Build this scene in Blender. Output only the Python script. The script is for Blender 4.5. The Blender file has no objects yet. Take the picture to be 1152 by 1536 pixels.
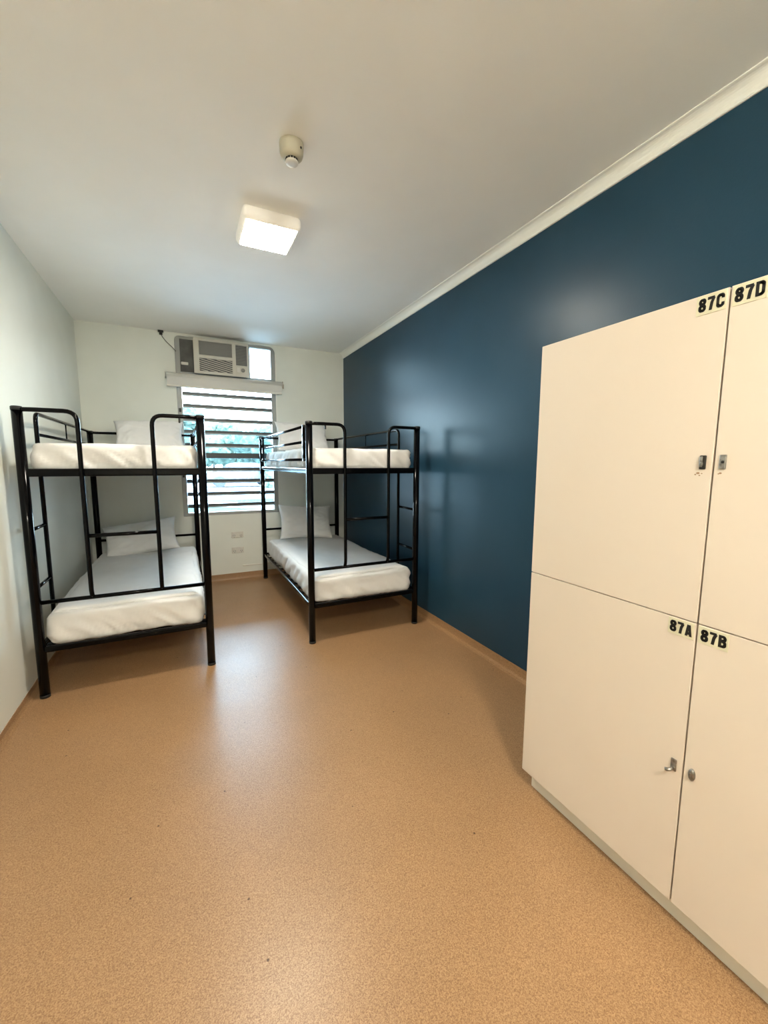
import bpy, bmesh, math, random
from mathutils import Vector, Matrix, noise
random.seed(7)
sc = bpy.context.scene
COL = sc.collection
PI = math.pi

# ------------------------------------------------------------------ camera
CAM_H = 1.395
f_px, pitch, yaw, roll = 612.01, -0.1197, 0.4574, 0.004
F = Vector((math.sin(yaw)*math.cos(pitch), math.cos(yaw)*math.cos(pitch), math.sin(pitch)))
R = Vector((math.cos(yaw), -math.sin(yaw), 0))
U = R.cross(F)
R, U = math.cos(roll)*R + math.sin(roll)*U, -math.sin(roll)*R + math.cos(roll)*U
cd = bpy.data.cameras.new('camera')
cam = bpy.data.objects.new('camera', cd); COL.objects.link(cam)
cam.matrix_world = Matrix(((R.x, U.x, -F.x, 0), (R.y, U.y, -F.y, 0), (R.z, U.z, -F.z, CAM_H), (0, 0, 0, 1)))
cd.sensor_fit = 'VERTICAL'; cd.sensor_height = 36; cd.lens = f_px/1536*36
cd.clip_start = 0.02; cd.clip_end = 400
sc.camera = cam

# ------------------------------------------------------------------ light and exposure
SKY_STRENGTH = 10.0
LAMP_STRENGTH = 36.0        # the lit face of the square ceiling light
REAR_FILL_STRENGTH = 66.0        # unseen dome added to brighten the near end of the room
sc.view_settings.view_transform = 'Standard'
sc.view_settings.look = 'None'
sc.view_settings.exposure = 2.0
sc.view_settings.gamma = 1.0
sc.view_settings.use_curve_mapping = False
w = bpy.data.worlds.new('sky'); sc.world = w; w.use_nodes = True
wn = w.node_tree.nodes; wl = w.node_tree.links
bg = wn['Background']
tc = wn.new('ShaderNodeTexCoord'); sp = wn.new('ShaderNodeSeparateXYZ'); cr = wn.new('ShaderNodeValToRGB')
wl.new(tc.outputs['Generated'], sp.inputs[0]); wl.new(sp.outputs['Z'], cr.inputs[0]); wl.new(cr.outputs[0], bg.inputs[0])
cr.color_ramp.elements[0].position = 0.0; cr.color_ramp.elements[0].color = (0.72, 0.88, 1.0, 1)
cr.color_ramp.elements[1].position = 0.7; cr.color_ramp.elements[1].color = (0.42, 0.68, 1.0, 1)
bg.inputs[1].default_value = SKY_STRENGTH
pd = bpy.data.lights.new('window_portal', 'AREA'); pd.shape = 'RECTANGLE'; pd.size = 1.0; pd.size_y = 1.95
pd.cycles.is_portal = True
po = bpy.data.objects.new('window_portal', pd); COL.objects.link(po)
po.location = (0.52, 5.20, 1.76); po.rotation_euler = (-PI/2, 0, 0)

# ------------------------------------------------------------------ helpers
def tag(o, label=None, cat=None, group=None, kind=None):
    if label: o['label'] = label
    if cat: o['category'] = cat
    if group: o['group'] = group
    if kind: o['kind'] = kind
    return o
def thing(name, label, cat, loc=(0, 0, 0), group=None):
    o = bpy.data.objects.new(name, None); COL.objects.link(o)
    o.location = loc; o.empty_display_size = .1
    return tag(o, label, cat, group)
def obj(name, bm, mat, parent=None, smooth=False, loc=None):
    me = bpy.data.meshes.new(name)
    bmesh.ops.recalc_face_normals(bm, faces=bm.faces)
    bm.to_mesh(me); bm.free()
    mats = mat if isinstance(mat, (list, tuple)) else [mat]
    for m in mats: me.materials.append(m)
    if smooth:
        for p in me.polygons: p.use_smooth = True
    o = bpy.data.objects.new(name, me); COL.objects.link(o)
    if parent: o.parent = parent
    if loc: o.location = loc
    return o
def B(): return bmesh.new()
def box(bm, x0, x1, y0, y1, z0, z1, mi=0, bevel=0, seg=2):
    r = bmesh.ops.create_cube(bm, size=1)
    vs = r['verts']
    for v in vs:
        v.co = Vector(((x0+x1)/2+v.co.x*(x1-x0), (y0+y1)/2+v.co.y*(y1-y0), (z0+z1)/2+v.co.z*(z1-z0)))
    fs = {f for v in vs for f in v.link_faces}
    for f in fs: f.material_index = mi
    if bevel:
        es = list({e for v in vs for e in v.link_edges})
        bmesh.ops.bevel(bm, geom=es, offset=bevel, segments=seg, affect='EDGES', profile=.5, clamp_overlap=True, material=mi)
    return bm
def tube(bm, pts, r, seg=12, cap=True, mi=0):
    pts = [Vector(p) for p in pts]
    n = len(pts); rings = []
    ref = Vector((0, 0, 1))
    t0 = (pts[1]-pts[0]).normalized()
    if abs(t0.dot(ref)) > .95: ref = Vector((1, 0, 0))
    nrm = (ref - t0*ref.dot(t0)).normalized()
    for i, p in enumerate(pts):
        a = pts[max(i-1, 0)]; b = pts[min(i+1, n-1)]
        if i == 0: t = (b-p).normalized()
        elif i == n-1: t = (p-a).normalized()
        else: t = ((p-a).normalized()+(b-p).normalized()).normalized()
        nrm = (nrm - t*nrm.dot(t)).normalized()
        bn = t.cross(nrm)
        rr = r[i] if isinstance(r, (list, tuple)) else r
        rings.append([bm.verts.new(p+rr*(math.cos(2*PI*k/seg)*nrm+math.sin(2*PI*k/seg)*bn)) for k in range(seg)])
    for i in range(n-1):
        for k in range(seg):
            f = bm.faces.new((rings[i][k], rings[i][(k+1) % seg], rings[i+1][(k+1) % seg], rings[i+1][k])); f.smooth = True; f.material_index = mi
    if cap:
        for rg in (rings[0], rings[-1]):
            f = bm.faces.new(rg); f.material_index = mi
    return bm
def bend(pts, rad, n=6):
    """polyline with rounded corners"""
    pts = [Vector(p) for p in pts]; out = [pts[0]]
    for i in range(1, len(pts)-1):
        a, p, b = pts[i-1], pts[i], pts[i+1]
        u = (a-p).normalized(); v = (b-p).normalized()
        d = min(rad, (a-p).length*.49, (b-p).length*.49)
        p0 = p+u*d; p1 = p+v*d
        for k in range(n+1):
            t = k/n
            out.append((1-t)**2*p0+2*t*(1-t)*p+t*t*p1)
    out.append(pts[-1])
    return out
def lathe(bm, prof, cx=0, cy=0, seg=40, mi=0):
    rings = []
    for r, z in prof:
        if r < 1e-5: rings.append([bm.verts.new((cx, cy, z))])
        else: rings.append([bm.verts.new((cx+r*math.cos(2*PI*k/seg), cy+r*math.sin(2*PI*k/seg), z)) for k in range(seg)])
    for a, b in zip(rings, rings[1:]):
        for k in range(seg):
            q = [a[k % len(a)], a[(k+1) % len(a)], b[(k+1) % len(b)], b[k % len(b)]]
            q2 = []
            for v in q:
                if v not in q2: q2.append(v)
            if len(q2) > 2:
                f = bm.faces.new(q2); f.material_index = mi; f.smooth = True
    return bm
def prism(bm, poly, axis, a, b, mi=0):
    """extrude a 2D polygon along axis 'x' or 'y' from a to b"""
    def P(p, t): return (t, p[0], p[1]) if axis == 'x' else (p[0], t, p[1])
    A = [bm.verts.new(P(p, a)) for p in poly]; C = [bm.verts.new(P(p, b)) for p in poly]
    n = len(poly)
    bm.faces.new(A).material_index = mi; bm.faces.new(C[::-1]).material_index = mi
    for i in range(n):
        bm.faces.new((A[i], A[(i+1) % n], C[(i+1) % n], C[i])).material_index = mi
    return bm

# ------------------------------------------------------------------ materials
def mat(name, col, rough=.5, metal=0, spec=.5, coat=0, coat_rough=.1):
    m = bpy.data.materials.new(name); m.use_nodes = True
    b = m.node_tree.nodes['Principled BSDF']
    b.inputs['Base Color'].default_value = (*col, 1); b.inputs['Roughness'].default_value = rough
    b.inputs['Metallic'].default_value = metal; b.inputs['Specular IOR Level'].default_value = spec
    b.inputs['Coat Weight'].default_value = coat; b.inputs['Coat Roughness'].default_value = coat_rough
    return m
def add_noise(m, scale, c0, c1, detail=3, p0=.35, p1=.65, bump=0, bscale=None, rough=None, coord='Object'):
    nt = m.node_tree; N = nt.nodes; L = nt.links; b = N['Principled BSDF']
    t = N.new('ShaderNodeTexCoord'); n = N.new('ShaderNodeTexNoise'); r = N.new('ShaderNodeValToRGB')
    n.inputs['Scale'].default_value = scale; n.inputs['Detail'].default_value = detail
    L.new(t.outputs[coord], n.inputs['Vector']); L.new(n.outputs['Fac'], r.inputs[0])
    r.color_ramp.elements[0].position = p0; r.color_ramp.elements[0].color = (*c0, 1)
    r.color_ramp.elements[1].position = p1; r.color_ramp.elements[1].color = (*c1, 1)
    L.new(r.outputs[0], b.inputs['Base Color'])
    if bump:
        n2 = N.new('ShaderNodeTexNoise'); n2.inputs['Scale'].default_value = bscale or scale; n2.inputs['Detail'].default_value = 4
        bp = N.new('ShaderNodeBump'); bp.inputs['Strength'].default_value = bump; bp.inputs['Distance'].default_value = .002
        L.new(t.outputs[coord], n2.inputs['Vector']); L.new(n2.outputs['Fac'], bp.inputs['Height']); L.new(bp.outputs[0], b.inputs['Normal'])
    return m
M = {}
M['wall'] = add_noise(mat('cream_wall', (.66, .64, .54), .65, spec=.3), 2.5, (.79, .81, .74), (.83, .85, .78), bump=.12, bscale=160)
M['ceiling'] = add_noise(mat('ceiling_paint', (.70, .67, .60), .75), 3, (.91, .90, .85), (.93, .92, .87), bump=.15, bscale=220)
M['blue'] = add_noise(mat('blue_wall', (.018, .058, .095), .34, spec=.26), 2.2, (.0155, .050, .084), (.0195, .057, .094), bump=.22, bscale=120)
M['cornice'] = mat('cornice_paint', (.88, .87, .80), .5)
M['black'] = mat('black_powdercoat', (.0015, .0015, .002), .11, spec=.15)
M['cap'] = mat('black_plastic', (.006, .006, .006), .5)
M['sheet'] = add_noise(mat('white_sheet', (.82, .80, .76), .85, spec=.2), 9, (.86, .85, .83), (.89, .88, .86), bump=.25, bscale=60)
M['pillow'] = add_noise(mat('pillow_cover', (.80, .79, .77), .85, spec=.2), 9, (.85, .85, .84), (.88, .88, .87), bump=.3, bscale=40)
M['laminate'] = add_noise(mat('cream_laminate', (.80, .73, .61), .42), 1.5, (.70, .61, .51), (.72, .63, .53))
M['plinth'] = mat('plinth_paint', (.74, .70, .60), .6)
M['edge'] = mat('door_edge', (.42, .36, .27), .7)
M['steel'] = add_noise(mat('worn_steel', (.55, .54, .50), .35, metal=.9), 60, (.20, .19, .17), (.42, .40, .37))
M['darkhole'] = mat('dark_hole', (.02, .018, .015), .7)
M['plate'] = mat('label_plate', (.68, .64, .46), .4)
M['ink'] = mat('black_ink', (.006, .006, .006), .5)
M['offwhite'] = mat('offwhite_plastic', (.72, .70, .63), .4)
M['detector'] = mat('detector_plastic', (.50, .47, .36), .4)
M['frame'] = mat('window_frame_metal', (.34, .35, .33), .4, metal=.1)
M['rail'] = mat('louvre_rail', (.06, .07, .075), .4, metal=.3)
M['bladeedge'] = mat('frosted_blade_edge', (.42, .46, .46), .6)
M['ac'] = mat('ac_plastic', (.62, .60, .52), .5)
M['grille'] = mat('ac_dark_grille', (.10, .10, .10), .6)
M['acgrey'] = mat('ac_grey_grille', (.30, .30, .28), .6)
M['panel'] = add_noise(mat('grey_filler_board', (.10, .10, .095), .7), 8, (.08, .08, .075), (.14, .14, .13))
M['blind'] = mat('blind_fabric', (.66, .65, .61), .7)
M['cable'] = mat('grey_cable', (.12, .12, .11), .5)
M['crease'] = mat('brown_mark', (.35, .22, .13), .8)
# floor: speckled vinyl
m = mat('speckled_vinyl', (.5, .3, .15), .33, spec=.46); M['floor'] = m
nt = m.node_tree; N = nt.nodes; L = nt.links; b = N['Principled BSDF']
t = N.new('ShaderNodeTexCoord')
n1 = N.new('ShaderNodeTexNoise'); n1.inputs['Scale'].default_value = 190; n1.inputs['Detail'].default_value = 5; n1.inputs['Roughness'].default_value = .7
r1 = N.new('ShaderNodeValToRGB')
e = r1.color_ramp.elements; e[0].position = .33; e[0].color = (.26, .132, .058, 1); e[1].position = .67; e[1].color = (.51, .312, .158, 1)
n2 = N.new('ShaderNodeTexNoise'); n2.inputs['Scale'].default_value = 2.2; n2.inputs['Detail'].default_value = 3
r2 = N.new('ShaderNodeValToRGB'); e = r2.color_ramp.elements; e[0].position = .3; e[0].color = (.90, .90, .90, 1); e[1].position = .7; e[1].color = (1, 1, 1, 1)
mx = N.new('ShaderNodeMix'); mx.data_type = 'RGBA'; mx.blend_type = 'MULTIPLY'; mx.inputs[0].default_value = 1
v = N.new('ShaderNodeTexVoronoi'); v.inputs['Scale'].default_value = 9; v.inputs['Randomness'].default_value = 1
r3 = N.new('ShaderNodeValToRGB'); e = r3.color_ramp.elements; e[0].position = .028; e[0].color = (.25, .2, .15, 1); e[1].position = .045; e[1].color = (1, 1, 1, 1)
mx2 = N.new('ShaderNodeMix'); mx2.data_type = 'RGBA'; mx2.blend_type = 'MULTIPLY'; mx2.inputs[0].default_value = 1
for q in (n1, n2, v): L.new(t.outputs['Object'], q.inputs['Vector'])
L.new(n1.outputs['Fac'], r1.inputs[0]); L.new(n2.outputs['Fac'], r2.inputs[0]); L.new(v.outputs['Distance'], r3.inputs[0])
L.new(r1.outputs[0], mx.inputs[6]); L.new(r2.outputs[0], mx.inputs[7]); L.new(mx.outputs[2], mx2.inputs[6]); L.new(r3.outputs[0], mx2.inputs[7])
L.new(mx2.outputs[2], b.inputs['Base Color'])
n3 = N.new('ShaderNodeTexNoise'); n3.inputs['Scale'].default_value = 5; n3.inputs['Detail'].default_value = 3
mr = N.new('ShaderNodeMapRange'); mr.inputs['To Min'].default_value = .30; mr.inputs['To Max'].default_value = .40
L.new(t.outputs['Object'], n3.inputs['Vector']); L.new(n3.outputs['Fac'], mr.inputs['Value']); L.new(mr.outputs[0], b.inputs['Roughness'])
v2 = N.new('ShaderNodeTexVoronoi'); v2.inputs['Scale'].default_value = 480
L.new(t.outputs['Object'], v2.inputs['Vector'])
sx = N.new('ShaderNodeSeparateColor'); L.new(v2.outputs['Color'], sx.inputs[0])
mm = N.new('ShaderNodeMath'); mm.operation = 'MULTIPLY_ADD'; mm.inputs[1].default_value = .30; L.new(sx.outputs[0], mm.inputs[0])
m3 = N.new('ShaderNodeMath'); m3.operation = 'MULTIPLY'; m3.inputs[1].default_value = .70; L.new(n1.outputs['Fac'], m3.inputs[0]); L.new(m3.outputs[0], mm.inputs[2])
L.new(mm.outputs[0], r1.inputs[0])
# glass
m = bpy.data.materials.new('louvre_glass'); m.use_nodes = True; M['glass'] = m
nt = m.node_tree; nt.nodes.remove(nt.nodes['Principled BSDF'])
tr = nt.nodes.new('ShaderNodeBsdfTransparent'); tr.inputs[0].default_value = (.92, .97, .96, 1)
gl = nt.nodes.new('ShaderNodeBsdfGlossy'); gl.inputs['Roughness'].default_value = .05
fr = nt.nodes.new('ShaderNodeFresnel'); ms = nt.nodes.new('ShaderNodeMixShader')
nt.links.new(fr.outputs[0], ms.inputs[0]); nt.links.new(tr.outputs[0], ms.inputs[1]); nt.links.new(gl.outputs[0], ms.inputs[2])
nt.links.new(ms.outputs[0], nt.nodes['Material Output'].inputs[0])
def emis(name, col, s):
    m = mat(name, (.9, .88, .82), .4); b = m.node_tree.nodes['Principled BSDF']
    b.inputs['Emission Color'].default_value = (*col, 1); b.inputs['Emission Strength'].default_value = s
    return m
M['diffuser'] = emis('lit_diffuser', (1.0, .93, .80), LAMP_STRENGTH)
M['dome'] = emis('added_fill_dome', (1.0, .93, .80), REAR_FILL_STRENGTH)
M['lampbody'] = emis('glowing_lamp_body', (1.0, .88, .72), .045)

# ------------------------------------------------------------------ room shell
XL, XR, YB, YF, ZC = -.88, 1.911, 5.076, -1.75, 2.77
WX0, WX1, WZ0, WZ1 = -.012, 1.05, .785, 2.745
T = .16
tag(obj('floor', box(B(), XL-.2, XR+.2, YF-.2, YB+T, -.1, 0), M['floor']), kind='structure')
tag(obj('ceiling', box(B(), XL-.2, XR+.2, YF-.2, YB+T, ZC, ZC+.1), M['ceiling']), kind='structure')
tag(obj('wall_left', box(B(), XL-.15, XL, YF, YB, 0, ZC), M['wall']), kind='structure')
tag(obj('wall_right', box(B(), XR, XR+.15, YF, YB, 0, ZC), M['blue']), kind='structure')
tag(obj('wall_front', box(B(), XL-.15, XR+.15, YF-.15, YF, 0, ZC), M['wall']), kind='structure')
bm = B()
box(bm, XL-.15, WX0, YB, YB+T, 0, ZC); box(bm, WX1, XR+.15, YB, YB+T, 0, ZC)
box(bm, WX0, WX1, YB, YB+T, 0, WZ0); box(bm, WX0, WX1, YB, YB+T, WZ1, ZC)
# rounded upper right corner of the opening
rc = .07; pts = [(WX1, WZ1)] + [(WX1-rc+rc*math.cos(a), WZ1-rc+rc*math.sin(a)) for a in [k*PI/2/8 for k in range(9)]]
prism(bm, pts, 'y', YB+.002, YB+T)
pts = [(WX0, WZ1)] + [(WX0+.05-.05*math.cos(a), WZ1-.05+.05*math.sin(a)) for a in [k*PI/2/6 for k in range(7)]]
prism(bm, pts, 'y', YB+.002, YB+T)
tag(obj('wall_back', bm, M['wall']), kind='structure')
# door in the wall behind the viewer
bm = B(); box(bm, .15, .97, YF, YF+.035, 0, 2.04)
dr = tag(obj('door_1', bm, M['offwhite']), kind='structure')
bm = B(); box(bm, .09, .15, YF, YF+.05, 0, 2.1); box(bm, .97, 1.03, YF, YF+.05, 0, 2.1); box(bm, .09, 1.03, YF, YF+.05, 2.04, 2.1)
obj('door_frame', bm, M['frame'], dr)
bm = B(); tube(bm, [(.90, YF+.03, 1.0), (.90, YF+.09, 1.0), (.79, YF+.09, 1.0)], .009); obj('door_handle', bm, M['steel'], dr)
# coved cornices
def cove(s, d):
    return [(0, 0)] + [(0, -d)] + [(s*(d-d*math.cos(a)), -d+d*math.sin(a)) for a in [k*PI/2/8 for k in range(1, 8)]] + [(s*d, 0)]
def cornice_poly(x, z, s, d):
    """cove profile in the (across, up) plane: bottom lip on the wall, top lip on the ceiling"""
    return [(x, z), (x, z-d), (x+s*.006, z-d), (x+s*.010, z-d+.004)] + \
           [(x+s*(.010+(d-.016)*(1-math.cos(a))), z-d+.004+(d-.010)*math.sin(a)) for a in [k*PI/2/8 for k in range(1, 9)]] + [(x+s*d, z-.004), (x+s*d, z)]
tag(obj('trim_1', prism(B(), cornice_poly(XR, ZC, -1, .058), 'y', YF, YB), M['cornice']), kind='structure')
# baseboards: the vinyl turned up the wall with a cove
def skirt(x, s, h):
    return [(x, 0), (x+s*.03, 0), (x+s*.015, .006), (x+s*.006, .018), (x+s*.003, .04), (x+s*.003, h), (x, h)]
tag(obj('baseboard_right', prism(B(), skirt(XR, -1, .075), 'y', YF, YB), M['floor']), kind='structure')
tag(obj('baseboard_back', prism(B(), skirt(YB, -1, .075), 'x', XL, XR), M['floor']), kind='structure')
tag(obj('baseboard_left', prism(B(), skirt(XL, 1, .045), 'y', YF, YB), M['floor']), kind='structure')
# cable duct low on the back wall
tag(obj('trim_2', box(B(), .60, 1.2, YB-.012, YB, .150, .166, bevel=.003), M['offwhite']), kind='structure')

# ------------------------------------------------------------------ window
win = bpy.data.objects.new('window_1', None); COL.objects.link(win); win.location = (WX0, YB, WZ0); tag(win, kind='structure')
def wobj(name, bm, m, **k):
    o = obj(name, bm, m, win, **k); o.location = (-WX0, -YB, -WZ0); return o
bm = B(); y0, y1 = YB+.015, YB+.075; g = .05
box(bm, WX0, WX0+g, y0, y1, WZ0, WZ1-.001, bevel=.003); box(bm, WX1-g, WX1, y0, y1, WZ0, WZ1-.001, bevel=.003)
box(bm, WX0+g, WX1-g, y0, y1, WZ0, WZ0+.035, bevel=.003); box(bm, WX0+g, WX1-g, y0, y1, 2.715, WZ1-.001, bevel=.003)
box(bm, WX0+g, WX1-g, y0, y1, 2.215, 2.375, bevel=.003)
box(bm, .735, .765, y0, y1, 2.375, 2.715, bevel=.003)
wobj('window_frame', bm, M['frame'])
wobj('window_mullion', box(B(), WX0+g, WX1-g, y0+.005, y1-.005, 1.440, 1.502, bevel=.003), M['rail'])
zs = [2.152, 2.022, 1.876, 1.74, 1.595, 1.47, 1.321, 1.188, 1.041, .905, .80]
for i in range(len(zs)-1):
    a, c = zs[i+1], zs[i]
    bm = B(); yb_, yt_ = YB+.030, YB+.052
    prism(bm, [(yb_, a+.008), (yb_+.005, a+.008), (yt_+.005, c+.004), (yt_, c+.004)], 'x', WX0+g+.002, WX1-g-.002)
    bl = wobj('louvre_blade', bm, M['glass'])
    bm = B(); zt = c-.009
    if abs(c-1.47) > .01:
        box(bm, WX0+g+.001, WX1-g-.001, YB+.018, YB+.034, c-.014, c+.014, bevel=.002)
        ch = obj('blade_rail', bm, M['rail'], bl)
        bm = B(); box(bm, WX0+g+.001, WX1-g-.001, YB+.022, YB+.040, c-.030, c-.014); obj('blade_edge', bm, M['bladeedge'], bl)
bm = B(); box(bm, .765, WX1-g, YB+.04, YB+.045, 2.375, 2.715); wobj('window_pane', bm, M['glass'])
for zz in (1.245, 1.96):
    bm = B(); box(bm, WX0+.012, WX0+.034, YB-.012, YB+.016, zz-.02, zz+.02, bevel=.003); wobj('louvre_handle', bm, M['cap'])
# sill and side reveals stay in the wall; thin white strip on the right paints the lit reveal edge
wobj('lit_edge_strip', box(B(), WX1-.002, WX1+.010, YB-.006, YB+.002, WZ0-.01, 2.66), M['cornice'])
# dark board that fills the window left of the air conditioner
bm = B(); box(bm, WX0+g, .178, YB+.01, YB+.03, 2.375, 2.715)
fb = wobj('filler_board', bm, M['panel'])
bm = B(); box(bm, .045, .115, YB-.004, YB+.012, 2.445, 2.475, bevel=.006); obj('latch', bm, M['offwhite'], fb)

# ------------------------------------------------------------------ air conditioner
ac = thing('air_conditioner', 'cream boxed air conditioner mounted in the top of the window', 'air conditioner', (.445, 4.95, 2.35))
def acobj(name, bm, m): 
    o = obj(name, bm, m, ac); o.location = (-.445, -4.95, -2.35); return o
ax0, ax1, az0, az1, ay = .168, .732, 2.350, 2.722, 4.985
bm = B(); box(bm, ax0+.012, ax1-.012, ay+.01, YB+.30, az0+.008, az1-.008, bevel=.004); acobj('housing', bm, M['acgrey'])
# front panel as a frame around three openings
bm = B(); fy0, fy1 = ay-.018, ay+.012
cx = .585; zm = 2.535
box(bm, ax0, ax0+.055, fy0, fy1, az0, az1, bevel=.004)
box(bm, ax1-.016, ax1, fy0, fy1, az0, az1, bevel=.003)
box(bm, ax0+.05, ax1-.01, fy0+.001, fy1, az1-.030, az1, bevel=.003)
box(bm, ax0+.05, ax1-.01, fy0+.001, fy1, az0, az0+.028, bevel=.003)
box(bm, cx-.026, cx+.012, fy0+.001, fy1, az0+.02, az1-.02, bevel=.003)
box(bm, ax0+.05, cx-.02, fy0+.001, fy1, zm-.022, zm+.012, bevel=.003)
box(bm, cx+.010, ax1-.012, fy0+.001, fy1, az0+.02, az0+.122, bevel=.003)
acobj('front_panel', bm, M['ac'])
bm = B()
for k in range(10): box(bm, ax0+.053, cx-.024, fy0+.010, fy0+.016, zm+.018+k*.0148, zm+.025+k*.0148)
box(bm, ax0+.053, cx-.024, fy1-.006, fy1-.001, zm+.01, az1-.03)
acobj('intake_grille', bm, M['acgrey'])
bm = B(); box(bm, ax0+.053, cx-.024, fy1-.006, fy1-.001, az0+.026, zm-.02, mi=1)
xa, xb, za, zb = ax0+.055, cx-.026, az0+.030, zm-.024
for k in range(-3, 9):
    # slanted louvres clipped to the opening
    s = -.22; z_l = za+k*.0215+.04
    x_s, x_e = xa, xb
    zl, zr = z_l, z_l+s*(xb-xa)
    if zl > zb: x_s = xa+(zb-zl)/s; zl = zb
    if zr < za: x_e = x_s+(za-zl)/s; zr = za
    if x_e-x_s > .02:
        prism(bm, [(x_s, zl-.004), (x_e, zr-.004), (x_e, zr+.004), (x_s, zl+.004)], 'y', fy0+.006, fy0+.014)
acobj('outlet_louvres', bm, [M['ac'], M['grille']])
bm = B(); box(bm, cx+.012, ax1-.016, fy1-.006, fy1-.001, az0+.12, az1-.03, mi=1)
for k in range(14): box(bm, cx+.012, ax1-.016, fy0+.008, fy0+.013, az0+.126+k*.0158, az0+.133+k*.0158)
acobj('side_grille', bm, [M['acgrey'], M['grille']])
bm = B(); lathe(bm, [(0, .012), (.018, .010), (.022, 0), (.022, -.003)], seg=24)
bmesh.ops.rotate(bm, verts=bm.verts, matrix=Matrix.Rotation(PI/2, 3, 'X')); 
bmesh.ops.translate(bm, verts=bm.verts, vec=(.668, fy0-.001, az0+.072)); box(bm, .666, .670, fy0-.015, fy0-.011, az0+.058, az0+.086)
acobj('control_knob', bm, M['acgrey'])
bm = B(); box(bm, .605, .636, fy0-.004, fy0+.002, az0+.048, az0+.098, bevel=.001); acobj('control_plate', bm, M['offwhite'])
# cable from the window board up to a hook at the ceiling
cb = thing('power_cable', 'thin grey cable running from the air conditioner up to a dark ceiling bracket', 'cable', (-.13, YB, 2.70))
o = obj('cable', tube(B(), bend([(.0, YB-.004, 2.575), (-.035, YB-.010, 2.615), (-.085, YB-.012, 2.66), (-.120, YB-.014, 2.705), (-.132, YB-.018, 2.73)], .02), .004, 8), M['cable'], cb); o.location = (.13, -YB, -2.70)
bm = B(); box(bm, -.148, -.118, YB-.034, YB, 2.725, 2.752, bevel=.004); box(bm, -.160, -.108, YB-.036, YB, 2.750, 2.768, bevel=.003)
o = obj('bracket', bm, M['cap'], cb); o.location = (.13, -YB, -2.70)

# ------------------------------------------------------------------ roller blind
rb = thing('roller_blind', 'rolled up cream roller blind below the air conditioner', 'blind', (.51, 5.0, 2.19))
def rbo(n, bm, m, **k):
    o = obj(n, bm, m, rb, **k); o.location = (-.51, -5.0, -2.19); return o
rbo('roller', tube(B(), [(-.105, 5.022, 2.312), (1.115, 5.022, 2.312)], .031, 24), M['blind'])
bm = B(); prism(bm, [(4.993, 2.312), (4.997, 2.312), (5.009, 2.212), (5.005, 2.212)], 'x', -.100, 1.105); rbo('fabric', bm, M['blind'])
rbo('bottom_bar', box(B(), -.103, 1.108, 5.000, 5.014, 2.196, 2.214, bevel=.004), M['offwhite'])
for x in (-.118, 1.113):
    bm = B(); box(bm, x, x+.008, 4.995, YB, 2.285, 2.345, bevel=.002)
    if x > 0: box(bm, x+.006, x+.020, 5.008, 5.036, 2.268, 2.318, bevel=.004)
    rbo('bracket', bm, M['edge'] if x > 0 else M['offwhite'])

# ------------------------------------------------------------------ power outlets
def outlet(z0, z1, label):
    t = thing('power_outlet', label, 'power outlet', (.55, YB, z0), 'double power outlets under the window')
    def po_(n, bm, m): 
        o = obj(n, bm, m, t); o.location = (-.55, -YB, -z0); return o
    po_('cover_plate', box(B(), .482, .620, YB-.010, YB, z0, z1, bevel=.004), M['offwhite'])
    for x in (.512, .590):
        bm = B(); box(bm, x-.013, x+.013, YB-.015, YB-.009, z1-.026, z1-.010, bevel=.002); po_('switch', bm, M['offwhite'])
        bm = B()
        for dx, sl in ((-.009, -.35), (.009, .35)):
            s = z0+.028
            prism(bm, [(x+dx-.002-.005*sl, s+.007), (x+dx+.002-.005*sl, s+.007), (x+dx+.002+.005*sl, s-.007), (x+dx-.002+.005*sl, s-.007)], 'y', YB-.0112, YB-.009)
        box(bm, x-.002, x+.002, YB-.0112, YB-.009, z0+.006, z0+.016); po_('socket', bm, M['darkhole'])
outlet(.504, .576, 'upper of the two cream double power outlets on the back wall')
outlet(.318, .390, 'lower of the two cream double power outlets on the back wall')

# ------------------------------------------------------------------ ceiling light and smoke detector
def ceiling_light(x, y, label):
    cl = thing('ceiling_light', label, 'ceiling light', (x, y, ZC))
    bm = B(); box(bm, -.160, .160, -.165, .165, -.072, 0, bevel=.026, seg=5); obj('lamp_base', bm, M['lampbody'], cl, smooth=True)
    bm = B(); box(bm, -.138, .138, -.143, .143, -.0745, -.060, bevel=.003, seg=2); obj('diffuser', bm, M['diffuser'], cl, smooth=True)
ceiling_light(.515, 2.60, 'square lit ceiling light glowing warm white beyond the smoke detector')
cl = thing('ceiling_light', 'added opal dome fill light, out of view, brightening the near end of the room', 'ceiling light', (.22, -.95, ZC))  # invented fill lamp behind the camera, added to lift the foreground
bm = B(); lathe(bm, [(0, 0), (.165, 0), (.165, -.018), (.15, -.022), (0, -.022)]); obj('lamp_base', bm, M['lampbody'], cl)
bm = B(); lathe(bm, [(.150, -.022), (.150, -.05), (.135, -.085), (.10, -.108), (.05, -.120), (0, -.123)]); obj('diffuser', bm, M['dome'], cl)

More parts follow.
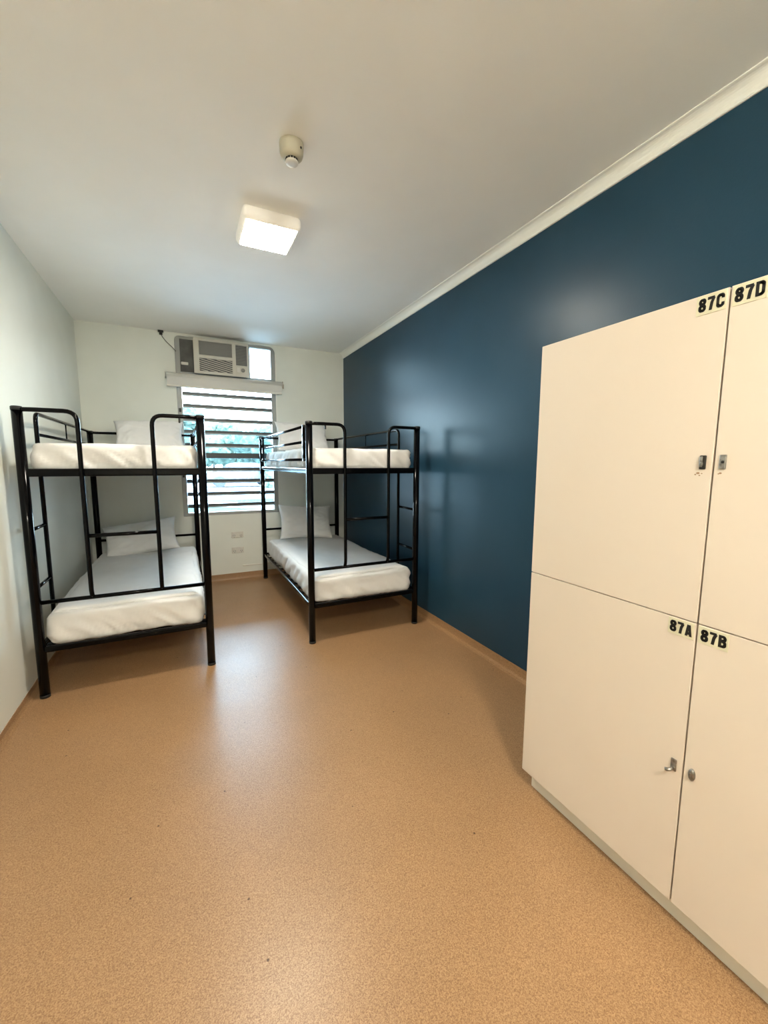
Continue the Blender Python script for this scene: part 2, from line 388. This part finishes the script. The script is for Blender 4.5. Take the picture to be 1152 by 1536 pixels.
sd = thing('smoke_detector', 'round cream smoke detector on the ceiling in front of the light', 'smoke detector', (.495, 1.932, ZC))
bm = B(); lathe(bm, [(0, 0), (.052, 0), (.052, -.012), (.050, -.040), (.046, -.052), (.034, -.060), (.026, -.062), (0, -.062)]); obj('detector_base', bm, M['detector'], sd)
bm = B(); lathe(bm, [(0, -.060), (.024, -.060), (.024, -.071)]); lathe(bm, [(0, -.073), (.027, -.070), (.0285, -.073), (.027, -.078), (.012, -.080), (0, -.080)])
obj('sensor_cap', bm, M['offwhite'], sd)
bm = B()
for k in range(14):
    a = 2*PI*k/14; r0 = .0262
    vs = [(r0*math.cos(a+d), r0*math.sin(a+d), z) for d, z in ((-.18, -.061), (.18, -.061), (.18, -.070), (-.18, -.070))]
    vo = [(1.03*x, 1.03*y, z) for x, y, z in vs]
    A = [bm.verts.new(p) for p in vs]; C = [bm.verts.new(p) for p in vo]
    bm.faces.new(A); bm.faces.new(C[::-1])
    for i in range(4): bm.faces.new((A[i], A[(i+1) % 4], C[(i+1) % 4], C[i]))
obj('sensor_slots', bm, M['darkhole'], sd)
bm = B(); bmesh.ops.create_uvsphere(bm, u_segments=12, v_segments=8, radius=.005); bmesh.ops.translate(bm, verts=bm.verts, vec=(.030, -.040, -.030))
obj('indicator_light', bm, M['darkhole'], sd, smooth=True)

# ------------------------------------------------------------------ bunk beds
BW, BL = .9175, 1.995
def bunk(name, label, loc, mir):
    """local u: 0 = wall side, BW = room side; v: 0 = foot end, BL = head end"""
    t = thing(name, label, 'bunk bed', loc, 'black metal bunk beds')
    s = -1 if mir else 1
    def P(u, v, z): return (s*u, v, z)
    def bx(bm, u0, u1, v0, v1, z0, z1, **k): return box(bm, min(s*u0, s*u1), max(s*u0, s*u1), v0, v1, z0, z1, **k)
    H = 1.697; PR = .0255
    for u in (0, BW):
        for v in (0, BL):
            bm = B(); tube(bm, [P(u, v, .012), P(u, v, H-.01)], PR, 24)
            po_ = obj('post', bm, M['black'], t)
            bm = B(); tube(bm, [P(u, v, 0), P(u, v, .018)], PR+.0008, 24); obj('foot_cap', bm, M['cap'], po_)
            bm = B(); tube(bm, [P(u, v, H-.022), P(u, v, H-.004), P(u, v, H)], [PR+.0015, PR+.0015, PR-.003], 24); obj('post_cap', bm, M['cap'], po_)
    for v, d in ((0, -1), (BL, 1)):
        vv = v
        bm = B(); bx(bm, .015, BW-.015, vv-.016, vv+.016, 1.310, 1.355, bevel=.008, seg=3); obj('upper_end_rail', bm, M['black'], t)
        bm = B(); bx(bm, .015, BW-.015, vv-.014, vv+.014, .275, .312, bevel=.008, seg=3); obj('lower_end_rail', bm, M['black'], t)
        bm = B(); zc_ = .577 if d < 0 else .598; tube(bm, [P(.01, vv, zc_), P(BW-.01, vv, zc_)], .0125); obj('crossbar', bm, M['black'], t)
        vo = vv+d*.021
        for ua, ub in ((0, .272), (BW, BW-.272)):
            sg = 1 if ub > ua else -1
            if d > 0: pts = bend([P(ua+sg*.005, vv, 1.680), P(ua+sg*.06, vo, 1.680), P(ub, vo, 1.680), P(ub, vo, 1.335)], .062)
            else: pts = bend([P(ua+sg*.005, vv, 1.680), P(ua+sg*.06, vo, 1.680), P(ub, vo, 1.680), P(ub, vo, 1.30), P(ub, vo, .62), P(ub, vv, .577)], .062)
            bm = B(); tube(bm, pts, .0125); obj('end_hoop', bm, M['black'], t)
        if d < 0:
         bm = B(); tube(bm, [P(.272, vo, .957), P(BW-.272, vo, .957)], .0115); obj('crossbar', bm, M['black'], t)
    for u in (0, BW):
        for z0, z1, nm in ((1.312, 1.352, 'upper_side_rail'), (.277, .311, 'lower_side_rail')):
            bm = B(); bx(bm, u-.013, u+.013, .015, BL-.015, z0, z1, bevel=.007, seg=3); obj(nm, bm, M['black'], t)
    for z, nm in ((1.338, 'upper_mesh_base'), (.298, 'lower_mesh_base')):
        bm = B()
        for k in range(14): v = .07+k*(BL-.14)/13; bx(bm, .010, BW-.010, v-.02, v+.02, z-.004, z+.004)
        for k in range(4): u = .12+k*(BW-.24)/3; bx(bm, u-.003, u+.003, .01, BL-.01, z-.006, z-.003)
        obj(nm, bm, M['black'], t)
    # ladder against the wall, its outer stile running on as the wall side guard rail
    vl = .318
    bm = B(); tube(bm, bend([P(0, vl, .29), P(0, vl, 1.690), P(0, BL, 1.688)], .05), .0125); obj('ladder_stile', bm, M['black'], t)
    for z in (.655, 1.000):
        bm = B(); tube(bm, [P(0, .01, z), P(0, vl, z)], .0105); obj('ladder_rung', bm, M['black'], t)
    bm = B(); tube(bm, [P(0, vl, 1.562), P(0, BL, 1.560)], .010); 
    obj('guard_bar', bm, M['black'], t)
    bm = B(); tube(bm, [P(0, 1.06, 1.562), P(0, 1.06, 1.688)], .005, 8); obj('guard_strut', bm, M['black'], t)
    # removable guard rail on the room side
    gu = BW
    gr = None
    for z in (1.668, 1.552, 1.418):
        bm = B(); tube(bm, [P(gu, .0, z), P(gu, BL, z)], .0105)
        obj('guard_bar', bm, M['black'], t)
    for v in (.125, BL-.125):
        bm = B(); bx(bm, gu-.006, gu+.017, v-.012, v+.012, 1.405, 1.680, bevel=.004); e_ = obj('guard_end_plate', bm, M['black'], t)
        for z in (1.418, 1.668):
            bm = B(); tube(bm, [P(gu, v-(.035 if v < 1 else -.035), z), P(gu+.024, v-(.035 if v < 1 else -.035), z)], .010, 10)
            obj('guard_bolt', bm, M['cap'], e_)
    # small clip under the room side hoop
    bm = B(); bx(bm, BW-.125, BW-.113, -.028, -.012, 1.640, 1.690, bevel=.003); obj('clip', bm, M['cap'], t)
    return t
LBX, LBY, RBX, RBY = -.80, 2.942, 1.7625, 2.969
bunk('bunk_bed', 'black tubular metal bunk bed against the cream left wall', (LBX, LBY, 0), False)
bunk('bunk_bed', 'black tubular metal bunk bed against the dark blue wall', (RBX, RBY, 0), True)

def soft_box(w, l, h, r, seed, wr=.006, nx=46, ny=90, nz=12, side_wr=1.0):
    """a cushion with rounded edges and cloth folds, origin at its bottom centre"""
    bm = B()
    faces = []
    def grid(fn, a, b):
        vs = [[bm.verts.new(fn(i/a, j/b)) for j in range(b+1)] for i in range(a+1)]
        for i in range(a):
            for j in range(b): bm.faces.new((vs[i][j], vs[i+1][j], vs[i+1][j+1], vs[i][j+1])).smooth = True
    X, Y, Z = w/2, l/2, h/2
    for s in (-1, 1):
        grid(lambda u, v: (X*(2*u-1), Y*(2*v-1), s*Z), nx, ny)
        grid(lambda u, v: (s*X, Y*(2*u-1), Z*(2*v-1)), ny, nz)
        grid(lambda u, v: (X*(2*u-1), s*Y, Z*(2*v-1)), nx, nz)
    bmesh.ops.remove_doubles(bm, verts=bm.verts, dist=1e-5)
    for v in bm.verts:
        c = v.co
        cx_ = Vector((max(-X+r, min(X-r, c.x)), max(-Y+r, min(Y-r, c.y)), max(-Z+r*.8, min(Z-r*.8, c.z))))
        d = c-cx_
        nrm = d.normalized() if d.length > 1e-6 else Vector((0, 0, 1))
        if d.length > 1e-6: c = cx_+nrm*min(d.length, r)
        q = Vector((c.x, c.y, c.z))
        side = 1-abs(nrm.z)
        off = Vector((seed*3.7, seed*1.3, 0))
        big = noise.noise(q*3.2+off)*wr*.8
        # folds: ridged noise, steep on the sides, faint on top
        t_ = (q.x+q.y)
        w1 = noise.noise(Vector((t_*9+q.z*9, q.z*5+q.x*2, seed)))
        w2 = noise.noise(Vector((t_*26+q.z*22, q.z*6, seed+5)))
        fold = (1-abs(w1)*2.4)*.6+(1-abs(w2)*2.6)*.4
        low = max(0, min(1, (Z*.9-q.z)/(2*Z)))
        c = c+nrm*(big+side*side_wr*wr*(fold*1.3-.5)*(.45+low))+Vector((0, 0, 1))*(1-side)*wr*.35*noise.noise(q*9+off)
        v.co = c+Vector((0, 0, Z))
    return bm
MW, ML = .862, 1.90
def mattress(x, y, z, h, seed, label):
    o = obj('mattress', soft_box(MW, ML, h, .045, seed, .014, side_wr=1.3), M['sheet'], None, smooth=True, loc=(x, y, z))
    tag(o, label, 'mattress', 'sheeted mattresses on the bunks'); return o
LXC, RXC = LBX+BW/2, RBX-BW/2
mattress(LXC, LBY+.022+ML/2, .303, .185, 1, 'white sheeted mattress on the lower bunk beside the cream left wall')
mattress(RXC, RBY+.022+ML/2, .303, .185, 2, 'white sheeted mattress on the lower bunk beside the dark blue wall')
mattress(LXC, LBY+.022+ML/2, 1.343, .160, 3, 'white sheeted mattress on the upper bunk beside the cream left wall')
mattress(RXC, RBY+.022+ML/2, 1.343, .165, 4, 'white sheeted mattress on the upper bunk beside the dark blue wall')

def flat_sheet(x, y, z, w, l, seed, label):
    bm = B(); nx, ny = 40, 70
    top, bot = [], []
    for i in range(nx+1):
        a, c = [], []
        for j in range(ny+1):
            u, v = i/nx, j/ny
            fe = .012*noise.noise(Vector((u*5, seed, 0)))+.02*u
            px = (u-.5)*w; py = fe*(1-v)+v*l
            edge = min(u, 1-u)*w
            drop = -.5*max(0, .03-edge)**1.0*.9
            hgt = .004*noise.noise(Vector((px*7, py*7, seed)))+.003*noise.noise(Vector((px*19, py*19, seed)))
            lip = .010 if v*l < .05 else .004
            a.append(bm.verts.new((px, py, drop+hgt+lip+.006))); c.append(bm.verts.new((px, py, drop+hgt-.006)))
        top.append(a); bot.append(c)
    for i in range(nx):
        for j in range(ny):
            bm.faces.new((top[i][j], top[i+1][j], top[i+1][j+1], top[i][j+1])); bm.faces.new((bot[i][j], bot[i][j+1], bot[i+1][j+1], bot[i+1][j]))
    for i in range(nx):
        bm.faces.new((top[i][0], bot[i][0], bot[i+1][0], top[i+1][0])); bm.faces.new((top[i][ny], top[i+1][ny], bot[i+1][ny], bot[i][ny]))
    for j in range(ny):
        bm.faces.new((top[0][j], top[0][j+1], bot[0][j+1], bot[0][j])); bm.faces.new((top[nx][j], bot[nx][j], bot[nx][j+1], top[nx][j+1]))
    o = obj('flat_sheet', bm, M['sheet'], None, smooth=True, loc=(x, y, z))
    tag(o, label, 'sheet', 'flat sheets on the lower mattresses'); return o
flat_sheet(LXC, LBY+.075, .489, .80, 1.5, 1, 'white flat sheet spread on the lower left mattress')
flat_sheet(RXC, RBY+.075, .489, .80, 1.5, 2, 'white flat sheet spread on the lower right mattress')

def pillow(w, h, th, seed, loc, tilt, roll_, label, yawz=0):
    bm = B(); n = 44; V = {}
    for s in (1, -1):
        for i in range(n+1):
            for j in range(n+1):
                u, v = 2*i/n-1, 2*j/n-1
                if s == -1 and (i in (0, n) or j in (0, n)): V[s, i, j] = V[1, i, j]; continue
                # sides pulled in, corners left pointing out
                px = w/2*u*(1-.085*(1-v*v)*abs(u)**3); pz = h/2*v*(1-.10*(1-u*u)*abs(v)**3)
                e_ = max(0, (1-u*u))*max(0, (1-v*v))
                fat = th/2*e_**.42
                wv = .010*noise.noise(Vector((u*2.2+seed, v*2.2, s*2)))+.007*(1-2.2*abs(noise.noise(Vector((u*4+v*2, v*3-u*2+seed, s)))))*(.3+max(abs(u), abs(v)))
                wv *= min(1, e_*6)
                V[s, i, j] = bm.verts.new((px, -s*(fat+wv), pz+h/2))
    for s in (1, -1):
        for i in range(n):
            for j in range(n):
                q = (V[s, i, j], V[s, i+1, j], V[s, i+1, j+1], V[s, i, j+1])
                bm.faces.new(q if s == 1 else q[::-1]).smooth = True
    o = obj('pillow', bm, M['pillow'], None, smooth=True, loc=loc)
    o.rotation_euler = (tilt, roll_, yawz)
    return tag(o, label, 'pillow', 'white pillows at the head ends')
pillow(.66, .37, .15, 1, (-.385, 4.64, .480), -.60, -.12, 'white pillow leaning at the head of the lower left bunk')
pillow(.64, .42, .15, 4, (1.29, 4.68, .497), -.42, .06, 'white pillow leaning at the head of the lower right bunk')
pillow(.62, .37, .17, 8, (-.27, 4.66, 1.505), -.62, -.03, 'white pillow leaning at the head of the upper left bunk')
pillow(.62, .40, .15, 11, (1.27, 4.64, 1.515), -.58, .05, 'white pillow leaning at the head of the upper right bunk')

# ------------------------------------------------------------------ lockers
KX = 1.255
lk = thing('locker_cabinet', 'cream four door locker cabinet with numbered doors beside the blue wall', 'locker', (KX, .588, 0))
def lo(n, bm, m, par=None, **k):
    o = obj(n, bm, m, par or lk, **k)
    if par is None: o.location = (-KX, -.588, 0)
    return o
KY0, KY1, KT, KM, KB, KS = -.012, 1.188, 1.837, .958, .087, .588
bm = B(); box(bm, KX+.019, XR-.035, KY0+.002, KY1-.002, KB, KT-.001); lo('carcass', bm, M['edge'])
bm = B(); box(bm, KX+.018, XR-.034, KY0, KY0+.018, KB, KT, bevel=.001); box(bm, KX+.018, XR-.034, KY1-.018, KY1, KB, KT, bevel=.001); box(bm, KX+.018, XR-.034, KY0, KY1, KT-.018, KT+.0005, bevel=.001)
lo('side_and_top_panels', bm, M['laminate'])
bm = B(); box(bm, KX+.045, XR-.04, KY0+.015, KY1-.015, 0, KB); lo('plinth', bm, M['plinth'])
def arc(cx_, cy_, rx, ry, a0, a1, n=14):
    return [(cx_+rx*math.cos(math.radians(a0+(a1-a0)*k/n)), cy_+ry*math.sin(math.radians(a0+(a1-a0)*k/n))) for k in range(n+1)]
# bold condensed strokes in a box 0.58 wide and 1 tall; SW is the stroke width
SW = .235
GL = {
 '8': [arc(.29, .735, .165, .17, 0, 360, 24), arc(.29, .285, .185, .19, 0, 360, 24)],
 '7': [[(.02, .905), (.50, .905)], [(.48, .90), (.33, .56), (.25, .0)]],
 'C': [[(.485, .66)] + arc(.29, .70, .195, .205, 0, 180) + arc(.29, .30, .195, .205, 180, 360) + [(.485, .36)]],
 'D': [[(.10, 0), (.10, 1)], [(.06, .905), (.24, .905)] + arc(.26, .70, .225, .205, 90, 0) + arc(.26, .30, .225, .205, 0, -90) + [(.06, .095)]],
 'A': [[(.09, 0), (.26, .98)], [(.49, 0), (.32, .98)], [(.15, .25), (.43, .25)]],
 'B': [[(.10, 0), (.10, 1)], [(.06, .905), (.26, .905)] + arc(.27, .73, .185, .175, 90, -90) + [(.1, .54)], [(.1, .52), (.27, .52)] + arc(.28, .305, .2, .21, 90, -90) + [(.06, .095)]]}
def letters(bm, txt, x, y0, z0, h, wd):
    """flat bold lettering on the plane x, reading towards -y"""
    adv = wd/(3*.58+2*.075)
    for i, ch in enumerate(txt):
        for li, st in enumerate(GL[ch]):
            def P(q, dx=0): return Vector((0, y0-(i*.655+q[0])*adv, z0+q[1]*h))
            for (p, q) in zip(st, st[1:]):
                d = Vector((q[0]-p[0], (q[1]-p[1])))
                if d.length < 1e-6: continue
                d.normalize(); nx_, ny_ = -d.y*SW/2, d.x*SW/2
                ex, ey = d.x*.012, d.y*.012
                co = [(p[0]+nx_-ex, p[1]+ny_-ey), (p[0]-nx_-ex, p[1]-ny_-ey), (q[0]-nx_+ex, q[1]-ny_+ey), (q[0]+nx_+ex, q[1]+ny_+ey)]
                co = [(max(0, min(.58, c_[0])), max(0, min(1, c_[1]))) for c_ in co]
                f = bm.faces.new([bm.verts.new(P(c_)+Vector((x-.00004*li, 0, 0))) for c_ in co]); f.material_index = 1
def lock_part(door, y, z, style):
    bm = B(); hw, hh = .0078, .0185
    box(bm, KX-.0045, KX+.001, y-hw, y+hw, z-hh, z+hh, bevel=.0022)
    if style == 'open':
        o = lo('lock', bm, M['darkhole'], door)
        bm = B(); box(bm, KX-.008, KX-.003, y-hw*.2, y+hw*.8, z-hh*.7, z+hh*.85, bevel=.002); box(bm, KX-.010, KX-.003, y-hw*.4, y+hw*.6, z-hh*.5, z, bevel=.002)
        for v_ in bm.verts: pass
        j = obj('lock_plate', bm, M['steel'], o if False else door)
        o['x'] = 0; del o['x']; return [o, j]
    if style == 'plate':
        bm2 = B(); lathe(bm2, [(0, .003), (.0035, .003), (.0035, 0)], seg=14); bmesh.ops.rotate(bm2, verts=bm2.verts, matrix=Matrix.Rotation(-PI/2, 3, 'Y')); bmesh.ops.translate(bm2, verts=bm2.verts, vec=(KX-.0035, y-.001, z))
        return [lo('lock', bm, M['steel'], door), obj('lock_keyhole', bm2, M['darkhole'], door)]
    if style == 'lever':
        tube(bm, bend([(KX, y, z-.008), (KX-.018, y+.002, z-.012), (KX-.022, y+.012, z-.014)], .006), .005, 10)
        return [lo('lock', bm, M['steel'], door)]
    bm.free(); bm = B()
    lathe(bm, [(0, .007), (.006, .006), (.009, .003), (.009, -.001)], seg=20)
    for v_ in bm.verts: v_.co.y *= 1.0
    bmesh.ops.rotate(bm, verts=bm.verts, matrix=Matrix.Rotation(-PI/2, 3, 'Y'))
    for v_ in bm.verts: v_.co.z *= 2.0
    bmesh.ops.translate(bm, verts=bm.verts, vec=(KX, y, z))
    box(bm, KX-.010, KX-.004, y-.0012, y+.0012, z-.008, z+.006)
    return [lo('lock', bm, M['steel'], door)]
def door(y0, y1, z0, z1, txt, py0, py1, pz0, pz1, ly, lz, style, lab):
    bm = B(); box(bm, 0, .017, y0-KS, y1-KS, z0, z1, bevel=.0012)
    d = obj('locker_door', bm, M['laminate'], lk); d['label'] = lab
    def fix(o): o.location = (-KX, -KS, 0)
    bm = B(); box(bm, KX-.0012, KX+.0005, py0, py1, pz0, pz1, bevel=.0004)
    pl_ = obj('number_plate', bm, M['plate'], d); fix(pl_)
    bm = bmesh.new(); bm.from_mesh(pl_.data)
    letters(bm, txt, KX-.0018, py1-.005, pz0+(pz1-pz0)*.15, (pz1-pz0)*.70, (py1-py0)-.009)
    bm.to_mesh(pl_.data); bm.free(); pl_.data.materials.append(M['ink'])
    for o in lock_part(d, ly, lz, style): fix(o)
    if style in ('open', 'plate'):
        bm = B()
        pts_ = ((.0, -.029, .0030), (.006, -.033, .0018), (-.004, -.035, .0016), (-.009, -.030, .0015)) if style == 'open' else ((.0, -.029, .0024), (.004, -.031, .0014))
        for dy, dz, r_ in pts_:
            r = bmesh.ops.create_icosphere(bm, subdivisions=2, radius=r_)
            for v_ in r['verts']: v_.co = Vector((KX+v_.co.x*.25, ly+dy+(.010 if style == 'open' else .004)+v_.co.y*1.5, lz+dz+v_.co.z*(1+.3*dy)))
        s_ = obj('screw_hole', bm, M['crease'], d); fix(s_)
    return d
g = .0025
door(KS+g, KY1, KM+.0015, KT, '87C', .594, .662, 1.786, 1.835, .612, 1.400, 'open', 'upper far door marked 87C')
door(KY0, KS-g, KM+.0015, KT, '87D', .513, .582, 1.786, 1.835, .5665, 1.401, 'plate', 'upper near door marked 87D')
door(KS+g, KY1, KB, KM-.0015, '87A', .594, .661, .907, .955, .612, .518, 'lever', 'lower far door marked 87A')
door(KY0, KS-g, KB, KM-.0015, '87B', .513, .582, .907, .955, .5645, .520, 'round', 'lower near door marked 87B')

# ------------------------------------------------------------------ outside the window
M['path'] = add_noise(mat('pale_concrete', (.10, .11, .12), .9, spec=0), .8, (.26, .28, .30), (.36, .38, .40))
M['grass'] = add_noise(mat('lawn', (.03, .06, .05), .9, spec=0), 6, (.04, .06, .052), (.055, .08, .068))
M['leaf'] = add_noise(mat('foliage', (.10, .22, .15), .8, spec=0), 3, (.040, .068, .058), (.085, .12, .105))
M['leaf2'] = add_noise(mat('pale_foliage', (.2, .3, .2), .8, spec=0), 3, (.055, .085, .068), (.11, .15, .12))
M['bark'] = mat('bark', (.14, .13, .13), .9)
M['carpaint'] = mat('pale_blue_car_paint', (.04, .06, .09), .3, coat=.4)
M['carglass'] = mat('car_glass', (.05, .07, .09), .1)
M['tyre'] = mat('tyre', (.03, .03, .03), .8)
M['kerb'] = mat('white_kerb', (.75, .77, .78), .8)
tag(obj('ground', box(B(), -40, 60, YB+T+.01, 90, -.3, -.06), M['path']), kind='structure')
tag(obj('lawn', box(B(), -8, 14, 11.5, 16.5, -.06, -.02), M['grass']), 'green lawn strip seen low through the louvres outside', 'lawn', kind='stuff')
bm = B(); 
for v_ in bmesh.ops.create_cube(bm, size=1)['verts']: v_.co = Vector((v_.co.x*3.4, v_.co.y*.35, v_.co.z*.12))
bmesh.ops.rotate(bm, verts=bm.verts, matrix=Matrix.Rotation(-.75, 3, 'Z'))
o = obj('kerb', bm, M['kerb'], None, loc=(1.2, 14.0, .04)); tag(o, 'white kerb crossing the lawn diagonally outside the window', 'kerb')
# parked car
car = thing('car', 'pale blue car parked outside beyond the louvred window', 'car', (3.2, 26, -.06))
body = [(-2.1, .28), (-2.12, .62), (-1.95, .82), (-1.2, .93), (-.75, 1.36), (-.3, 1.45), (.75, 1.44), (1.25, 1.28), (1.75, .95), (2.08, .85), (2.12, .35), (1.8, .25), (-1.8, .25)]
bm = B(); prism(bm, body, 'y', -.82, .82); bmesh.ops.bevel(bm, geom=list(bm.edges), offset=.05, segments=2, affect='EDGES', clamp_overlap=True); obj('car_body', bm, M['carpaint'], car)
bm = B(); prism(bm, [(-1.0, .95), (-.66, 1.33), (-.08, 1.38), (-.08, .95)], 'y', -.835, .835); prism(bm, [(.0, .95), (.0, 1.38), (.7, 1.37), (1.15, 1.2), (1.4, .97)], 'y', -.835, .835); obj('side_window', bm, M['carglass'], car)
for x in (-1.3, 1.3):
    for y in (-.78, .78):
        bm = B(); tube(bm, [(x, y-.1, .32), (x, y+.1, .32)], .32, 24); obj('wheel', bm, M['tyre'], car)
def tree(x, y, h, w_, seed, label, m, z0=.0, trunk=.12):
    t = thing('tree', label, 'tree', (x, y, -.06), 'trees outside the window')
    bm = B(); tube(bm, [(0, 0, 0), (.08, .05, h*.35), (-.05, 0, h*.7)], [trunk, trunk*.8, trunk*.4], 10); obj('trunk', bm, M['bark'], t)
    rr = random.Random(seed); bm = B()
    for k in range(26):
        a = rr.random()*2*PI; q = rr.random()**.6
        c = Vector((math.cos(a)*q*w_, math.sin(a)*q*w_*.7, h*(z0+(1-z0)*(.2+.8*rr.random()))))
        r_ = w_*(.22+.2*rr.random())
        for v_ in bmesh.ops.create_icosphere(bm, subdivisions=3, radius=r_)['verts']:
            n_ = v_.co.normalized(); v_.co = c+v_.co*(1+.45*noise.noise(n_*2.3+Vector((k, seed, 0))))+n_*.25*r_*noise.noise(v_.co*6+Vector((seed, k, 0)))
    obj('foliage', bm, m, t)
tree(-1.4, 33, 4.6, 2.6, 1, 'leafy tree outside at the left edge of the louvres', M['leaf'], .12)
tree(2.6, 41, 4.4, 2.6, 2, 'leafy tree outside behind the middle of the louvres', M['leaf2'], .12)
tree(6.6, 33.5, 3.7, 2.4, 3, 'lower leafy tree outside toward the right of the louvres', M['leaf'], .1)
for (x, y, w_, s, lab) in ((5.0, 24.0, .55, 11, 'low yellow green shrub outside to the right of the pale blue car'),):
    rr = random.Random(s); bm = B()
    for k in range(14):
        c = Vector((rr.uniform(-w_, w_), rr.uniform(-.4, .4), rr.uniform(.2, 1.0)))
        for v_ in bmesh.ops.create_icosphere(bm, subdivisions=3, radius=.32)['verts']: v_.co = c+v_.co*(1+.5*noise.noise(v_.co*5+Vector((k, s, 0))))
    o = obj('shrub', bm, M['leaf2'], None, loc=(x, y, -.06)); tag(o, lab, 'shrub')
